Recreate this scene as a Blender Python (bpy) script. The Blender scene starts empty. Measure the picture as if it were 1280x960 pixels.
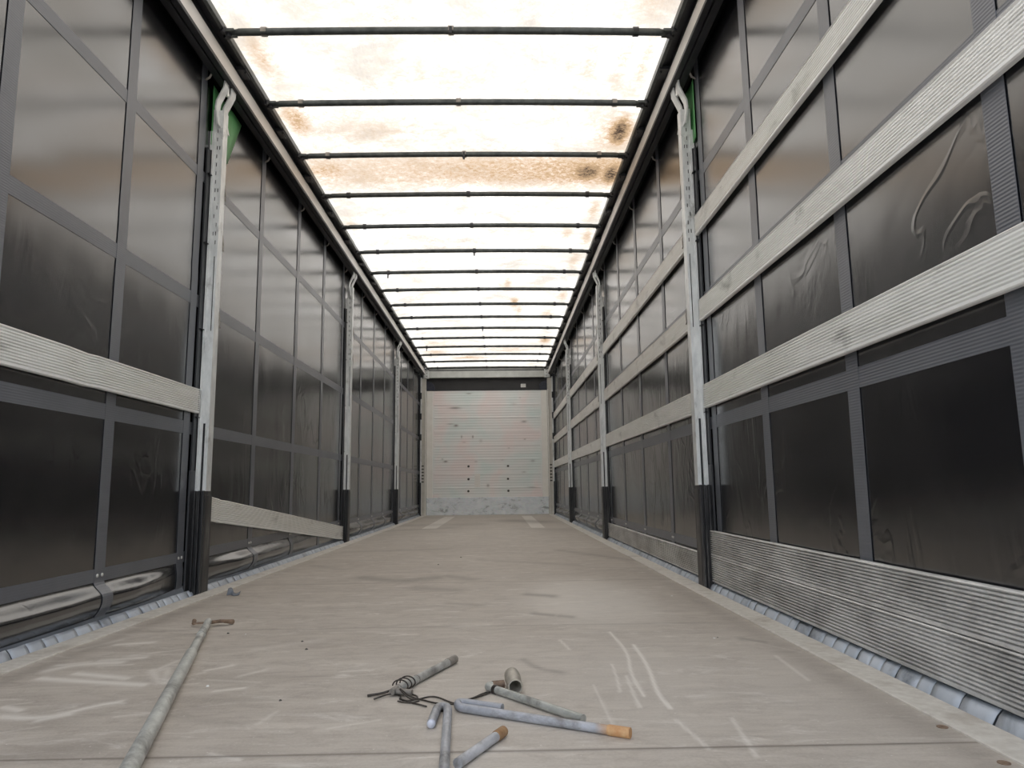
import bpy, bmesh, math, random
import numpy as np
from mathutils import Vector, Matrix, noise as mnoise
random.seed(7)
rng = np.random.default_rng(11)
S = bpy.context.scene
COL = S.collection
PI = math.pi

# ------------------------------------------------------------------ camera
CX, CH, YAW, PITCH, ROLL, F = 0.2327, 0.4959, 0.0186, 0.1438, -0.0120, 899.4
cam_d = bpy.data.cameras.new('camera')
cam_d.sensor_width = 36.0
cam_d.lens = F * 36.0 / 1280.0
cam_d.clip_start = 0.02
cam_d.clip_end = 500
cam = bpy.data.objects.new('camera', cam_d)
COL.objects.link(cam)
fw = Vector((math.sin(YAW) * math.cos(PITCH), math.cos(YAW) * math.cos(PITCH), math.sin(PITCH)))
rt = Vector((math.cos(YAW), -math.sin(YAW), 0))
up = rt.cross(fw)
r2 = math.cos(ROLL) * rt + math.sin(ROLL) * up
u2 = -math.sin(ROLL) * rt + math.cos(ROLL) * up
M = Matrix(((r2.x, u2.x, -fw.x, CX), (r2.y, u2.y, -fw.y, 0), (r2.z, u2.z, -fw.z, CH), (0, 0, 0, 1)))
cam.matrix_world = M
S.camera = cam

# ------------------------------------------------------------------ light
W = bpy.data.worlds.new('world')
S.world = W
W.use_nodes = True
wn = W.node_tree
wn.nodes.clear()
sky = wn.nodes.new('ShaderNodeTexSky')
sky.sky_type = 'NISHITA'
sky.sun_disc = False
sky.sun_elevation = math.radians(52)
sky.sun_rotation = math.radians(-20)
sky.air_density = 1.0
sky.dust_density = 4.0
hsv = wn.nodes.new('ShaderNodeHueSaturation')
hsv.inputs['Saturation'].default_value = 0.35
bg = wn.nodes.new('ShaderNodeBackground')
bg.inputs['Strength'].default_value = 0.58
wo = wn.nodes.new('ShaderNodeOutputWorld')
wn.links.new(sky.outputs[0], hsv.inputs['Color'])
wn.links.new(hsv.outputs[0], bg.inputs['Color'])
wn.links.new(bg.outputs[0], wo.inputs['Surface'])
sun_d = bpy.data.lights.new('sun', 'SUN')
sun_d.energy = 9.0
sun_d.angle = math.radians(3)
sun_d.color = (0.98, 0.985, 1.0)
sun = bpy.data.objects.new('sun', sun_d)
COL.objects.link(sun)
sun.rotation_euler = (math.radians(-30), math.radians(8), 0)     # shines from ahead, so none falls in at the open rear
S.view_settings.view_transform = 'Standard'
S.view_settings.look = 'None'
S.view_settings.gamma = 1
S.view_settings.use_curve_mapping = False
S.view_settings.exposure = 0.50
S.cycles.use_denoising = True
S.cycles.max_bounces = 10
S.cycles.diffuse_bounces = 6
S.cycles.glossy_bounces = 5
S.cycles.transmission_bounces = 6
S.cycles.sample_clamp_indirect = 8


# ------------------------------------------------------------------ helpers
def srgb(r, g, b):
    f = lambda c: (c / 255 / 12.92) if c / 255 <= 0.04045 else ((c / 255 + 0.055) / 1.055) ** 2.4
    return (f(r), f(g), f(b), 1)


class NT:
    """small wrapper for building node materials"""
    def __init__(self, name):
        self.m = bpy.data.materials.new(name)
        self.m.use_nodes = True
        self.t = self.m.node_tree
        self.b = self.t.nodes['Principled BSDF']
        self.out = self.t.nodes['Material Output']
        self._tc = None

    def n(self, typ, **kw):
        nd = self.t.nodes.new(typ)
        for k, v in kw.items():
            setattr(nd, k, v)
        return nd

    def l(self, a, b):
        self.t.links.new(a, b)

    def coord(self, scale=(1, 1, 1), rot=(0, 0, 0), which='Object'):
        if self._tc is None:
            self._tc = self.n('ShaderNodeTexCoord')
        mp = self.n('ShaderNodeMapping')
        mp.inputs['Scale'].default_value = scale
        mp.inputs['Rotation'].default_value = rot
        self.l(self._tc.outputs[which], mp.inputs['Vector'])
        return mp.outputs[0]

    def noise(self, scale, detail=4, rough=0.55, vec=None, dist=0.0):
        nd = self.n('ShaderNodeTexNoise')
        nd.inputs['Scale'].default_value = scale
        nd.inputs['Detail'].default_value = detail
        nd.inputs['Roughness'].default_value = rough
        nd.inputs['Distortion'].default_value = dist
        self.l(vec if vec is not None else self.coord(), nd.inputs['Vector'])
        return nd.outputs['Fac']

    def ramp(self, fac, stops):
        nd = self.n('ShaderNodeValToRGB')
        els = nd.color_ramp.elements
        while len(els) < len(stops):
            els.new(0.5)
        for e, (p, c) in zip(els, stops):
            e.position = p
            e.color = c if len(c) == 4 else (*c, 1)
        self.l(fac, nd.inputs['Fac'])
        return nd.outputs['Color']

    def g(self, fac, lo, hi, a=0.0, b=1.0):
        nd = self.n('ShaderNodeMapRange')
        nd.inputs['From Min'].default_value = lo
        nd.inputs['From Max'].default_value = hi
        nd.inputs['To Min'].default_value = a
        nd.inputs['To Max'].default_value = b
        self.l(fac, nd.inputs['Value'])
        return nd.outputs['Result']

    def mix(self, fac, a, b, mode='MIX'):
        nd = self.n('ShaderNodeMix', data_type='RGBA', blend_type=mode)
        for s, v in ((nd.inputs['Factor'], fac), (nd.inputs[6], a), (nd.inputs[7], b)):
            if isinstance(v, (int, float, tuple)):
                s.default_value = v
            else:
                self.l(v, s)
        return nd.outputs[2]

    def math(self, op, a, b=0.0):
        nd = self.n('ShaderNodeMath', operation=op)
        for s, v in ((nd.inputs[0], a), (nd.inputs[1], b)):
            if isinstance(v, (int, float)):
                s.default_value = v
            else:
                self.l(v, s)
        return nd.outputs[0]

    def attr(self, name):
        nd = self.n('ShaderNodeAttribute', attribute_name=name)
        return nd.outputs['Fac']

    def xyz(self, which='Object'):
        if self._tc is None:
            self._tc = self.n('ShaderNodeTexCoord')
        nd = self.n('ShaderNodeSeparateXYZ')
        self.l(self._tc.outputs[which], nd.inputs[0])
        return nd.outputs

    def bump(self, h, strength=0.3, dist=0.01):
        nd = self.n('ShaderNodeBump')
        nd.inputs['Strength'].default_value = strength
        nd.inputs['Distance'].default_value = dist
        self.l(h, nd.inputs['Height'])
        self.l(nd.outputs[0], self.b.inputs['Normal'])
        return nd

    def set(self, **kw):
        for k, v in kw.items():
            s = self.b.inputs[k.replace('_', ' ')]
            if isinstance(v, (int, float, tuple)):
                s.default_value = v
            else:
                self.l(v, s)
        return self.m


class MB:
    """collects shapes for ONE mesh object"""
    def __init__(self):
        self.v = []
        self.f = []

    def add(self, vs, fs):
        o = len(self.v)
        self.v += [tuple(p) for p in vs]
        self.f += [tuple(i + o for i in f) for f in fs]
        return self

    def box(self, x0, x1, y0, y1, z0, z1):
        x0, x1 = min(x0, x1), max(x0, x1)
        vs = [(x0, y0, z0), (x1, y0, z0), (x1, y1, z0), (x0, y1, z0), (x0, y0, z1), (x1, y0, z1), (x1, y1, z1), (x0, y1, z1)]
        fs = [(0, 3, 2, 1), (4, 5, 6, 7), (0, 1, 5, 4), (1, 2, 6, 5), (2, 3, 7, 6), (3, 0, 4, 7)]
        return self.add(vs, fs)

    def tube(self, pts, r, n=12, cap=True, hollow=0.0):
        """round tube through pts; r a number or a list"""
        pts = [Vector(p) for p in pts]
        rs = r if isinstance(r, (list, tuple)) else [r] * len(pts)
        rings = []
        prev = None
        for i, p in enumerate(pts):
            a = pts[max(i - 1, 0)]
            b = pts[min(i + 1, len(pts) - 1)]
            t = (b - a).normalized()
            if prev is None:
                ref = Vector((0, 0, 1)) if abs(t.z) < 0.9 else Vector((1, 0, 0))
                s = t.cross(ref).normalized()
            else:
                s = (prev - t * prev.dot(t)).normalized()
            prev = s
            q = t.cross(s)
            rings.append([p + rs[i] * (math.cos(k * 2 * PI / n) * s + math.sin(k * 2 * PI / n) * q) for k in range(n)])
        vs = [v for rg in rings for v in rg]
        fs = []
        for i in range(len(rings) - 1):
            for k in range(n):
                k2 = (k + 1) % n
                fs.append((i * n + k, i * n + k2, (i + 1) * n + k2, (i + 1) * n + k))
        if cap:
            fs.append(tuple(range(n - 1, -1, -1)))
            fs.append(tuple((len(rings) - 1) * n + k for k in range(n)))
        return self.add(vs, fs)

    def extrude_y(self, prof, ys, close=True, shift=None):
        """closed (x,z) profile swept along y; shift(y)->(dx,dz)"""
        n = len(prof)
        vs = []
        for y in ys:
            dx, dz = shift(y) if shift else (0, 0)
            vs += [(x + dx, y, z + dz) for x, z in prof]
        fs = []
        for i in range(len(ys) - 1):
            for k in range(n):
                k2 = (k + 1) % n
                fs.append((i * n + k, i * n + k2, (i + 1) * n + k2, (i + 1) * n + k))
        if close:
            fs.append(tuple(range(n - 1, -1, -1)))
            fs.append(tuple((len(ys) - 1) * n + k for k in range(n)))
        return self.add(vs, fs)

    def ball(self, c, r, n=8, sx=1, sy=1, sz=1):
        vs = []
        fs = []
        m = max(4, n // 2)
        for i in range(m + 1):
            th = PI * i / m
            for k in range(n):
                ph = 2 * PI * k / n
                vs.append((c[0] + sx * r * math.sin(th) * math.cos(ph), c[1] + sy * r * math.sin(th) * math.sin(ph), c[2] + sz * r * math.cos(th)))
        for i in range(m):
            for k in range(n):
                k2 = (k + 1) % n
                fs.append((i * n + k, (i + 1) * n + k, (i + 1) * n + k2, i * n + k2))
        return self.add(vs, fs)

    def build(self, name, mat, parent=None, loc=(0, 0, 0), smooth=False, bevel=0.0, auto=None):
        me = bpy.data.meshes.new(name)
        me.from_pydata(self.v, [], self.f)
        bm = bmesh.new()
        bm.from_mesh(me)
        bmesh.ops.remove_doubles(bm, verts=bm.verts, dist=1e-6)
        bmesh.ops.recalc_face_normals(bm, faces=bm.faces)
        if smooth:
            for f in bm.faces:
                f.smooth = True
        if auto:
            for e in bm.edges:
                if len(e.link_faces) == 2 and e.calc_face_angle(0) > auto:
                    e.smooth = False
        bm.to_mesh(me)
        bm.free()
        me.materials.append(mat)
        o = bpy.data.objects.new(name, me)
        COL.objects.link(o)
        o.location = loc
        if parent is not None:
            o.parent = parent
        if bevel:
            md = o.modifiers.new('bevel', 'BEVEL')
            md.width = bevel
            md.segments = 2
            md.limit_method = 'ANGLE'
        return o


def tag(o, label=None, cat=None, group=None, kind=None):
    if label:
        o['label'] = label
    if cat:
        o['category'] = cat
    if group:
        o['group'] = group
    if kind:
        o['kind'] = kind
    return o


def empty(name, loc=(0, 0, 0)):
    o = bpy.data.objects.new(name, None)
    o.empty_display_size = 0.1
    COL.objects.link(o)
    o.location = loc
    return o


def copy_tree(o, parent=None):
    c = o.copy()
    COL.objects.link(c)
    c.parent = parent
    for ch in list(o.children):
        copy_tree(ch, c)
    return c


def perforated(us, vs_, holes, frame, thick):
    """plate as a grid of cells with some left out. us, vs_: cell borders; holes: set of (i,j);
    frame(u,v,w) -> xyz ; thick in w"""
    mb = MB()
    nu, nv = len(us) - 1, len(vs_) - 1
    solid = lambda i, j: 0 <= i < nu and 0 <= j < nv and (i, j) not in holes
    for i in range(nu):
        for j in range(nv):
            if not solid(i, j):
                continue
            a, b, c, d = us[i], us[i + 1], vs_[j], vs_[j + 1]
            mb.add([frame(a, c, 0), frame(b, c, 0), frame(b, d, 0), frame(a, d, 0)], [(0, 1, 2, 3)])
            mb.add([frame(a, c, thick), frame(b, c, thick), frame(b, d, thick), frame(a, d, thick)], [(3, 2, 1, 0)])
            for di, dj, p, q in ((-1, 0, (a, d), (a, c)), (1, 0, (b, c), (b, d)), (0, -1, (a, c), (b, c)), (0, 1, (b, d), (a, d))):
                if not solid(i + di, j + dj):
                    mb.add([frame(*p, 0), frame(*p, thick), frame(*q, thick), frame(*q, 0)], [(0, 1, 2, 3)])
    return mb


def slots(z0, z1, runs):
    """cell borders along z and which rows are holes; runs = [(start, end)]"""
    b = [z0]
    hole = []
    for a, c in runs:
        b += [a, c]
        hole.append(len(b) - 2)
    b.append(z1)
    return b, hole


# ------------------------------------------------------------------ materials
def mat_curtain():
    m = NT('black_tarpaulin')
    x, y, z = m.xyz()
    big = m.noise(1.6, 3, 0.5, m.coord((1, 1, 0.5)))
    fine = m.noise(6, 4, 0.5, m.coord((1, 1, 0.35)), 1.1)
    low = m.g(z, 1.55, 1.2, 0.04, 1.0)
    rn = m.noise(3.2, 3, 0.5, m.coord((1, 1, 0.8), (0.4, 0, 0)), 0.8)
    ridge = m.g(m.math('ABSOLUTE', m.math('SUBTRACT', rn, 0.5)), 0.035, 0.0)
    rm = m.math('MULTIPLY', m.g(m.noise(1.7, 2, 0.5, m.coord((1, 1, 1), (0, 0, 1))), 0.5, 0.62), low)
    big = m.math('ADD', big, m.math('MULTIPLY', m.math('MULTIPLY', ridge, rm), 0.28))
    h = m.math('ADD', m.math('MULTIPLY', big, 0.5), m.math('MULTIPLY', m.math('MULTIPLY', m.math('MULTIPLY', fine, low), m.g(m.noise(2.2, 2, 0.5), 0.42, 0.62, 0.15, 1.0)), 0.42))
    m.bump(h, 0.42, 0.014)
    weave = m.noise(60, 2, 0.5)
    m.set(Base_Color=m.mix(weave, (0.003, 0.0035, 0.005, 1), (0.006, 0.0065, 0.009, 1)),
          Roughness=m.g(big, 0.3, 0.7, 0.17, 0.23), IOR=2.45)
    return m.m


def mat_strap():
    m = NT('grey_webbing')
    w = m.n('ShaderNodeTexWave', wave_type='BANDS', bands_direction='Z')
    w.inputs['Scale'].default_value = 36
    m.l(m.coord(), w.inputs['Vector'])
    m.bump(w.outputs['Fac'], 0.25, 0.002)
    n = m.noise(5, 3)
    m.set(Base_Color=m.mix(n, srgb(84, 87, 94), srgb(104, 107, 114)), Roughness=0.36, IOR=1.75)
    return m.m


def mat_simple(name, c1, c2, rough=0.5, metal=0.0, scale=8.0, ior=1.5, bump=0.0, stretch=(1, 1, 1), dirt=None, dscale=3.0, dlo=0.5, dhi=0.7):
    m = NT(name)
    n = m.noise(scale, 5, 0.6, m.coord(stretch))
    c = m.mix(m.g(n, 0.3, 0.7), c1, c2)
    if dirt:
        d = m.noise(dscale, 6, 0.65, m.coord(stretch), 0.4)
        c = m.mix(m.g(d, dlo, dhi), c, dirt)
    if bump:
        m.bump(n, bump, 0.004)
    m.set(Base_Color=c, Roughness=rough, Metallic=metal, IOR=ior)
    return m.m


def mat_slat(name, tone=1.0, grime=0.5, wood=0.0):
    m = NT(name)
    co = m.coord((1, 0.16, 1.0))
    n1 = m.noise(22, 5, 0.65, co)
    n2 = m.noise(4.5, 6, 0.7, m.coord((1, 0.8, 1.6)), 0.3)
    a = tuple(c * tone for c in srgb(238, 238, 235)[:3]) + (1,)
    b = tuple(c * tone for c in srgb(252, 252, 250)[:3]) + (1,)
    c = m.mix(m.g(n1, 0.3, 0.7), a, b)
    c = m.mix(m.g(n2, 0.60 - 0.20 * grime, 0.84, 0, 0.85), c, srgb(96, 93, 88))
    if wood:
        w = m.noise(60, 3, 0.6, m.coord((1, 0.05, 1)))
        c = m.mix(m.g(w, 0.35, 0.75, 0, wood), c, srgb(206, 198, 184))
    m.set(Base_Color=c, Roughness=0.4, Metallic=0.12)
    return m.m


def mat_floor():
    m = NT('worn_brown_deck')
    co = m.coord((1, 1, 1))
    streak = m.noise(3.0, 6, 0.65, m.coord((0.5, 3.2, 1)), 0.3)
    grain = m.noise(36, 4, 0.6, m.coord((0.18, 1.5, 1)))
    cloud = m.noise(0.9, 5, 0.6, co, 0.2)
    fine = m.noise(160, 2, 0.5, co)
    c = m.ramp(m.math('ADD', m.math('MULTIPLY', streak, 0.6), m.math('MULTIPLY', cloud, 0.4)),
               [(0.30, srgb(166, 158, 148)), (0.5, srgb(190, 182, 172)), (0.68, srgb(206, 199, 189))])
    c = m.mix(m.g(grain, 0.35, 0.75, 0, 0.35), c, srgb(150, 141, 131))
    mott = m.noise(12, 7, 0.75, m.coord((0.8, 1.3, 1)), 0.6)
    c = m.mix(m.g(mott, 0.48, 0.66, 0, 0.42), c, srgb(142, 132, 122))
    c = m.mix(m.g(fine, 0.4, 0.7, 0, 0.18), c, srgb(218, 212, 204))
    # dull dark streaks across the deck
    d = m.noise(1.7, 5, 0.7, m.coord((0.7, 4.5, 1)), 0.2)
    c = m.mix(m.g(d, 0.62, 0.74, 0, 0.45), c, srgb(128, 119, 110))
    # grey-white scuffs
    s = m.noise(7, 6, 0.72, m.coord((0.6, 1.6, 1), (0, 0, 0.35)), 0.9)
    c = m.mix(m.g(s, 0.56, 0.72, 0, 0.6), c, srgb(228, 224, 218))
    c = m.mix(m.attr('pale'), c, srgb(240, 236, 229))
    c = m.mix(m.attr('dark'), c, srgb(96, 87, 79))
    # grit
    v = m.n('ShaderNodeTexVoronoi')
    v.inputs['Scale'].default_value = 26
    m.l(co, v.inputs['Vector'])
    c = m.mix(m.g(v.outputs['Distance'], 0.055, 0.035, 0, 0.55), c, srgb(240, 238, 232))
    m.bump(m.math('ADD', m.math('MULTIPLY', grain, 0.5), m.math('MULTIPLY', fine, 0.5)), 0.25, 0.003)
    m.set(Base_Color=c, Roughness=m.g(streak, 0.3, 0.7, 0.48, 0.66), IOR=1.45)
    return m.m


def mat_roof():
    m = NT('translucent_roof_tarpaulin')
    co = m.coord()
    n = m.noise(2.3, 7, 0.68, co, 0.5)
    web = m.noise(7, 8, 0.75, co, 1.6)
    thread = m.noise(90, 2, 0.5, m.coord((1, 0.25, 1)))
    c = m.ramp(n, [(0.36, srgb(158, 154, 147)), (0.46, srgb(186, 183, 177)), (0.54, srgb(204, 202, 198)), (0.66, srgb(238, 237, 235))])
    c = m.mix(m.g(web, 0.50, 0.66, 0, 0.8), c, srgb(164, 156, 143))
    c = m.mix(m.g(thread, 0.3, 0.7, 0, 0.35), c, srgb(186, 180, 170))
    fm = m.noise(16, 6, 0.75, co, 0.8)
    c = m.mix(m.g(fm, 0.44, 0.62, 0, 0.75), c, srgb(170, 164, 153))
    # dark thin cracks
    cr = m.noise(3.2, 9, 0.78, co, 2.2)
    band = m.math('ABSOLUTE', m.math('SUBTRACT', cr, 0.5))
    msk = m.g(m.noise(1.9, 3, 0.5, co), 0.52, 0.62)
    c = m.mix(m.math('MULTIPLY', m.g(band, 0.010, 0.0, 0, 0.75), msk), c, srgb(130, 118, 104))
    # brown stains
    st = m.attr('stain')
    spk = m.g(m.noise(28, 5, 0.8, co, 0.5), 0.25, 0.72, 0.35, 1.25)
    sf = m.math('MULTIPLY', st, spk)
    c = m.mix(m.g(sf, 0.0, 0.50), c, srgb(148, 124, 96))
    c = m.mix(m.g(sf, 0.45, 1.1), c, srgb(52, 43, 36))
    tr = m.n('ShaderNodeBsdfTranslucent')
    df = m.n('ShaderNodeBsdfDiffuse')
    mx = m.n('ShaderNodeMixShader')
    mx.inputs[0].default_value = 0.31
    m.l(c, tr.inputs['Color'])
    m.l(c, df.inputs['Color'])
    bp = m.n('ShaderNodeBump')
    bp.inputs['Strength'].default_value = 0.9
    bp.inputs['Distance'].default_value = 0.035
    m.l(m.noise(4.5, 5, 0.55, m.coord((1, 0.35, 1)), 0.5), bp.inputs['Height'])
    for s in (tr, df):
        m.l(bp.outputs[0], s.inputs['Normal'])
    m.l(df.outputs[0], mx.inputs[1])
    m.l(tr.outputs[0], mx.inputs[2])
    m.t.nodes.remove(m.b)
    m.l(mx.outputs[0], m.out.inputs['Surface'])
    return m.m


def mat_headboard():
    m = NT('scuffed_pale_panel')
    co = m.coord()
    tint = m.noise(1.7, 2, 0.4, co, 0.5)
    c = m.ramp(tint, [(0.33, srgb(234, 246, 243)), (0.45, srgb(242, 246, 244)), (0.52, srgb(247, 246, 244)), (0.64, srgb(252, 240, 238))])
    n = m.noise(9, 5, 0.6, m.coord((0.4, 1, 2.0)))
    c = m.mix(m.g(n, 0.35, 0.75, 0, 0.35), c, srgb(250, 249, 247))
    c = m.mix(m.attr('dark'), c, srgb(104, 86, 80))
    m.set(Base_Color=c, Roughness=0.45, Metallic=0.0)
    return m.m


def mat_kick():
    m = NT('scratched_galvanised_kick_plate')
    co = m.coord()
    n = m.noise(5, 8, 0.75, m.coord((1, 1, 1.8)), 0.6)
    c = m.ramp(n, [(0.36, srgb(160, 166, 170)), (0.45, srgb(226, 232, 236)), (0.6, srgb(238, 243, 247)), (0.7, srgb(252, 253, 254))])
    v = m.n('ShaderNodeTexVoronoi')
    v.inputs['Scale'].default_value = 30
    m.l(co, v.inputs['Vector'])
    c = m.mix(0.03, c, v.outputs['Color'])
    m.set(Base_Color=c, Roughness=0.4, Metallic=0.1)
    return m.m


def mat_foot():
    m = NT('scraped_black_paint')
    n = m.noise(14, 6, 0.7, m.coord((2.0, 2.0, 0.18)), 0.3)
    c = m.ramp(n, [(0.46, (0.012, 0.012, 0.014, 1)), (0.58, (0.05, 0.048, 0.047, 1)), (0.66, (0.13, 0.125, 0.12, 1)), (0.74, (0.30, 0.29, 0.28, 1))])
    m.set(Base_Color=c, Roughness=0.42, IOR=1.5)
    return m.m


def mat_galv(name, base=(200, 203, 203), hi=(240, 242, 241), dirt=(128, 127, 122), rough=0.4, metal=0.25, scale=20):
    m = NT(name)
    n = m.noise(scale, 5, 0.65, m.coord((1, 1, 0.35)))
    d = m.noise(9, 6, 0.7, m.coord((1, 1, 0.5)), 0.5)
    c = m.mix(m.g(n, 0.3, 0.7), srgb(*base), srgb(*hi))
    c = m.mix(m.g(d, 0.56, 0.72, 0, 0.8), c, srgb(*dirt))
    m.bump(n, 0.1, 0.002)
    m.set(Base_Color=c, Roughness=rough, Metallic=metal)
    return m.m


def mat_bar(name, tint, rust_x=None, rust_hi=None):
    """galvanised round bar, rusty from local x = rust_x on"""
    m = NT(name)
    n = m.noise(30, 6, 0.7, m.coord((0.5, 1, 1)))
    d = m.noise(14, 5, 0.7, m.coord((0.6, 1, 1)), 0.4)
    c = m.mix(m.g(n, 0.3, 0.7), srgb(*tint), srgb(*[min(255, t + 42) for t in tint]))
    c = m.mix(m.g(d, 0.52, 0.7, 0, 0.75), c, srgb(104, 100, 96))
    if rust_x is not None:
        x = m.xyz()[0]
        r = m.g(m.math('ADD', x, m.math('MULTIPLY', m.g(d, 0, 1, -1, 1), 0.02)), rust_x, rust_hi)
        c = m.mix(r, c, m.mix(m.g(n, 0.35, 0.65), srgb(178, 128, 82), srgb(206, 176, 138)))
    m.bump(n, 0.15, 0.001)
    m.set(Base_Color=c, Roughness=0.5, Metallic=0.3)
    return m.m


M_CURT = mat_curtain()
M_STRAP = mat_strap()
M_FLOOR = mat_floor()
M_ROOF = mat_roof()
M_HEAD = mat_headboard()
M_KICK = mat_kick()
M_FOOT = mat_foot()
M_GALV = mat_galv('galvanised_post_steel')
M_BLACK = mat_simple('black_painted_steel', (0.010, 0.011, 0.014, 1), (0.026, 0.027, 0.032, 1), 0.42, 0, 12)
M_SLATE = mat_simple('blue_black_primer_steel', srgb(40, 44, 56), srgb(66, 70, 84), 0.5, 0.1, 14)
M_BOW = mat_simple('dark_bow_tube_steel', srgb(62, 66, 66), srgb(92, 96, 94), 0.36, 0.45, 20)
M_CLIP = mat_simple('dull_clip_steel', srgb(120, 116, 110), srgb(160, 154, 146), 0.5, 0.3, 40)
M_TRACK = mat_simple('pale_aluminium_track', srgb(232, 228, 221), srgb(244, 241, 236), 0.45, 0.1, 5, stretch=(1, 0.3, 1))
M_EDGE = mat_simple('worn_aluminium_edge_strip', srgb(204, 199, 190), srgb(228, 225, 218), 0.5, 0.15, 40, dirt=srgb(168, 158, 145), dscale=6, dlo=0.52, dhi=0.8)
M_SKIRT = mat_simple('blue_grey_rubber_flap', srgb(170, 177, 186), srgb(200, 207, 216), 0.42, 0, 6, dirt=srgb(96, 102, 110), dscale=5, dlo=0.55, dhi=0.75)
M_SKIRT_TOP = mat_simple('blue_grey_flap_band', srgb(98, 104, 112), srgb(120, 126, 134), 0.5, 0, 8)
M_RIVET = mat_simple('bright_rivet_metal', srgb(214, 214, 210), srgb(232, 232, 228), 0.3, 0.6, 30)
M_GREEN = mat_simple('green_panel', srgb(58, 124, 66), srgb(98, 170, 104), 0.45, 0, 9, bump=0.3, stretch=(1, 1, 0.2))
M_CREAM = mat_simple('cream_corner_profile', srgb(240, 238, 232), srgb(248, 246, 242), 0.45, 0.0, 8)
M_TAUPE = mat_simple('taupe_corner_post_paint', srgb(196, 193, 185), srgb(214, 211, 203), 0.5, 0.1, 10)
M_BEAM = mat_simple('silver_header_beam', srgb(186, 188, 184), srgb(206, 208, 204), 0.4, 0.3, 7)
M_DARKPANEL = mat_simple('dark_grey_flap', srgb(34, 34, 36), srgb(48, 48, 50), 0.45, 0, 6)
M_LABEL = mat_simple('white_paper', srgb(226, 226, 222), srgb(240, 240, 238), 0.6, 0, 30)
M_SCREW = mat_simple('dark_screw_steel', srgb(70, 70, 68), srgb(96, 94, 90), 0.5, 0.3, 40)
M_ASPH = mat_simple('asphalt', srgb(112, 110, 106), srgb(136, 134, 130), 0.8, 0, 30)
M_WIRE = mat_simple('dark_steel_wire', srgb(46, 43, 40), srgb(80, 74, 68), 0.45, 0.4, 60)
M_RUSTY = mat_simple('rusty_steel', srgb(96, 78, 66), srgb(150, 128, 108), 0.6, 0.1, 60)
M_SLAT_A = mat_slat('weathered_aluminium_slat', 1.0, 0.25, 0.3)
M_SLAT_B = mat_slat('grimy_aluminium_slat', 0.74, 0.95)
M_SLAT_C = mat_slat('cleaner_aluminium_slat', 1.0, 0.1)

Y0, YF = -0.35, 13.95          # rear opening just behind the camera, headboard
WX = 1.24                      # half width of the deck
CXC = 1.312                    # curtain plane

# ------------------------------------------------------------------ ground
gm = MB().add([(-60, -60, -1.2), (60, -60, -1.2), (60, 80, -1.2), (-60, 80, -1.2)], [(0, 1, 2, 3)])  # unseen plane added to bounce daylight up into the trailer
tag(gm.build('ground', M_ASPH), kind='structure')

# ------------------------------------------------------------------ floor
xs = np.concatenate([np.linspace(-1.15, 1.15, 384)])
ya = np.arange(1.15, 2.6, 0.007)
yb = np.arange(2.6, 4.4, 0.014)
yc = np.linspace(4.4, YF, 190)
ys = np.concatenate([[Y0, 0.4, 0.9], ya, yb, yc])
GX, GY = np.meshgrid(xs, ys)
nx, ny = len(xs), len(ys)
pale = np.zeros_like(GX)
dark = np.zeros_like(GX)


def stroke(A, pts, w, amt, soft=1.0):
    """a scuff along a polyline of floor points"""
    for (x0, y0), (x1, y1) in zip(pts[:-1], pts[1:]):
        dx, dy = x1 - x0, y1 - y0
        L2 = dx * dx + dy * dy + 1e-9
        t = np.clip(((GX - x0) * dx + (GY - y0) * dy) / L2, 0, 1)
        d = np.hypot(GX - x0 - t * dx, (GY - y0 - t * dy) * 0.55)
        A[:] = np.maximum(A, amt * np.exp(-(d / w) ** 2 * soft))


def blob(A, cx, cy, rx, ry, amt, p=2):
    q = ((GX - cx) / rx) ** 2 + ((GY - cy) / ry) ** 2
    A[:] = np.maximum(A, amt * np.exp(-q ** (p / 2)))


def fpt(px, py):
    """floor point seen at a pixel of the photograph, used only to lay the scuffs out on the deck"""
    d = fw + r2 * ((px - 640) / F) + u2 * ((480 - py) / F)
    t = -CH / d.z
    return (CX + d.x * t, d.y * t)


def pstroke(A, pix, w, amt):
    P = [fpt(*p) for p in pix]
    for _ in range(2):
        if len(P) > 2:
            Q = [P[0]]
            for a_, b_ in zip(P[:-1], P[1:]):
                Q += [(0.75 * a_[0] + 0.25 * b_[0], 0.75 * a_[1] + 0.25 * b_[1]), (0.25 * a_[0] + 0.75 * b_[0], 0.25 * a_[1] + 0.75 * b_[1])]
            P = Q + [P[-1]]
    stroke(A, P, w, amt)


# curved pale scratches at the right
pstroke(pale, [(762, 790), (785, 815), (788, 842), (805, 870)], 0.006, 0.75)
pstroke(pale, [(792, 806), (810, 832), (822, 868), (838, 885)], 0.007, 0.8)
pstroke(pale, [(765, 830), (772, 850), (775, 865)], 0.005, 0.6)
pstroke(pale, [(783, 845), (792, 868), (800, 884)], 0.006, 0.6)
pstroke(pale, [(742, 856), (756, 884), (766, 905)], 0.005, 0.45)
pstroke(pale, [(700, 800), (712, 812)], 0.006, 0.5)
pstroke(pale, [(845, 900), (885, 935)], 0.006, 0.5)
pstroke(pale, [(915, 898), (945, 945)], 0.006, 0.45)
pstroke(pale, [(970, 820), (1010, 850)], 0.008, 0.5)
pstroke(pale, [(930, 800), (1000, 815)], 0.008, 0.3)
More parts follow.
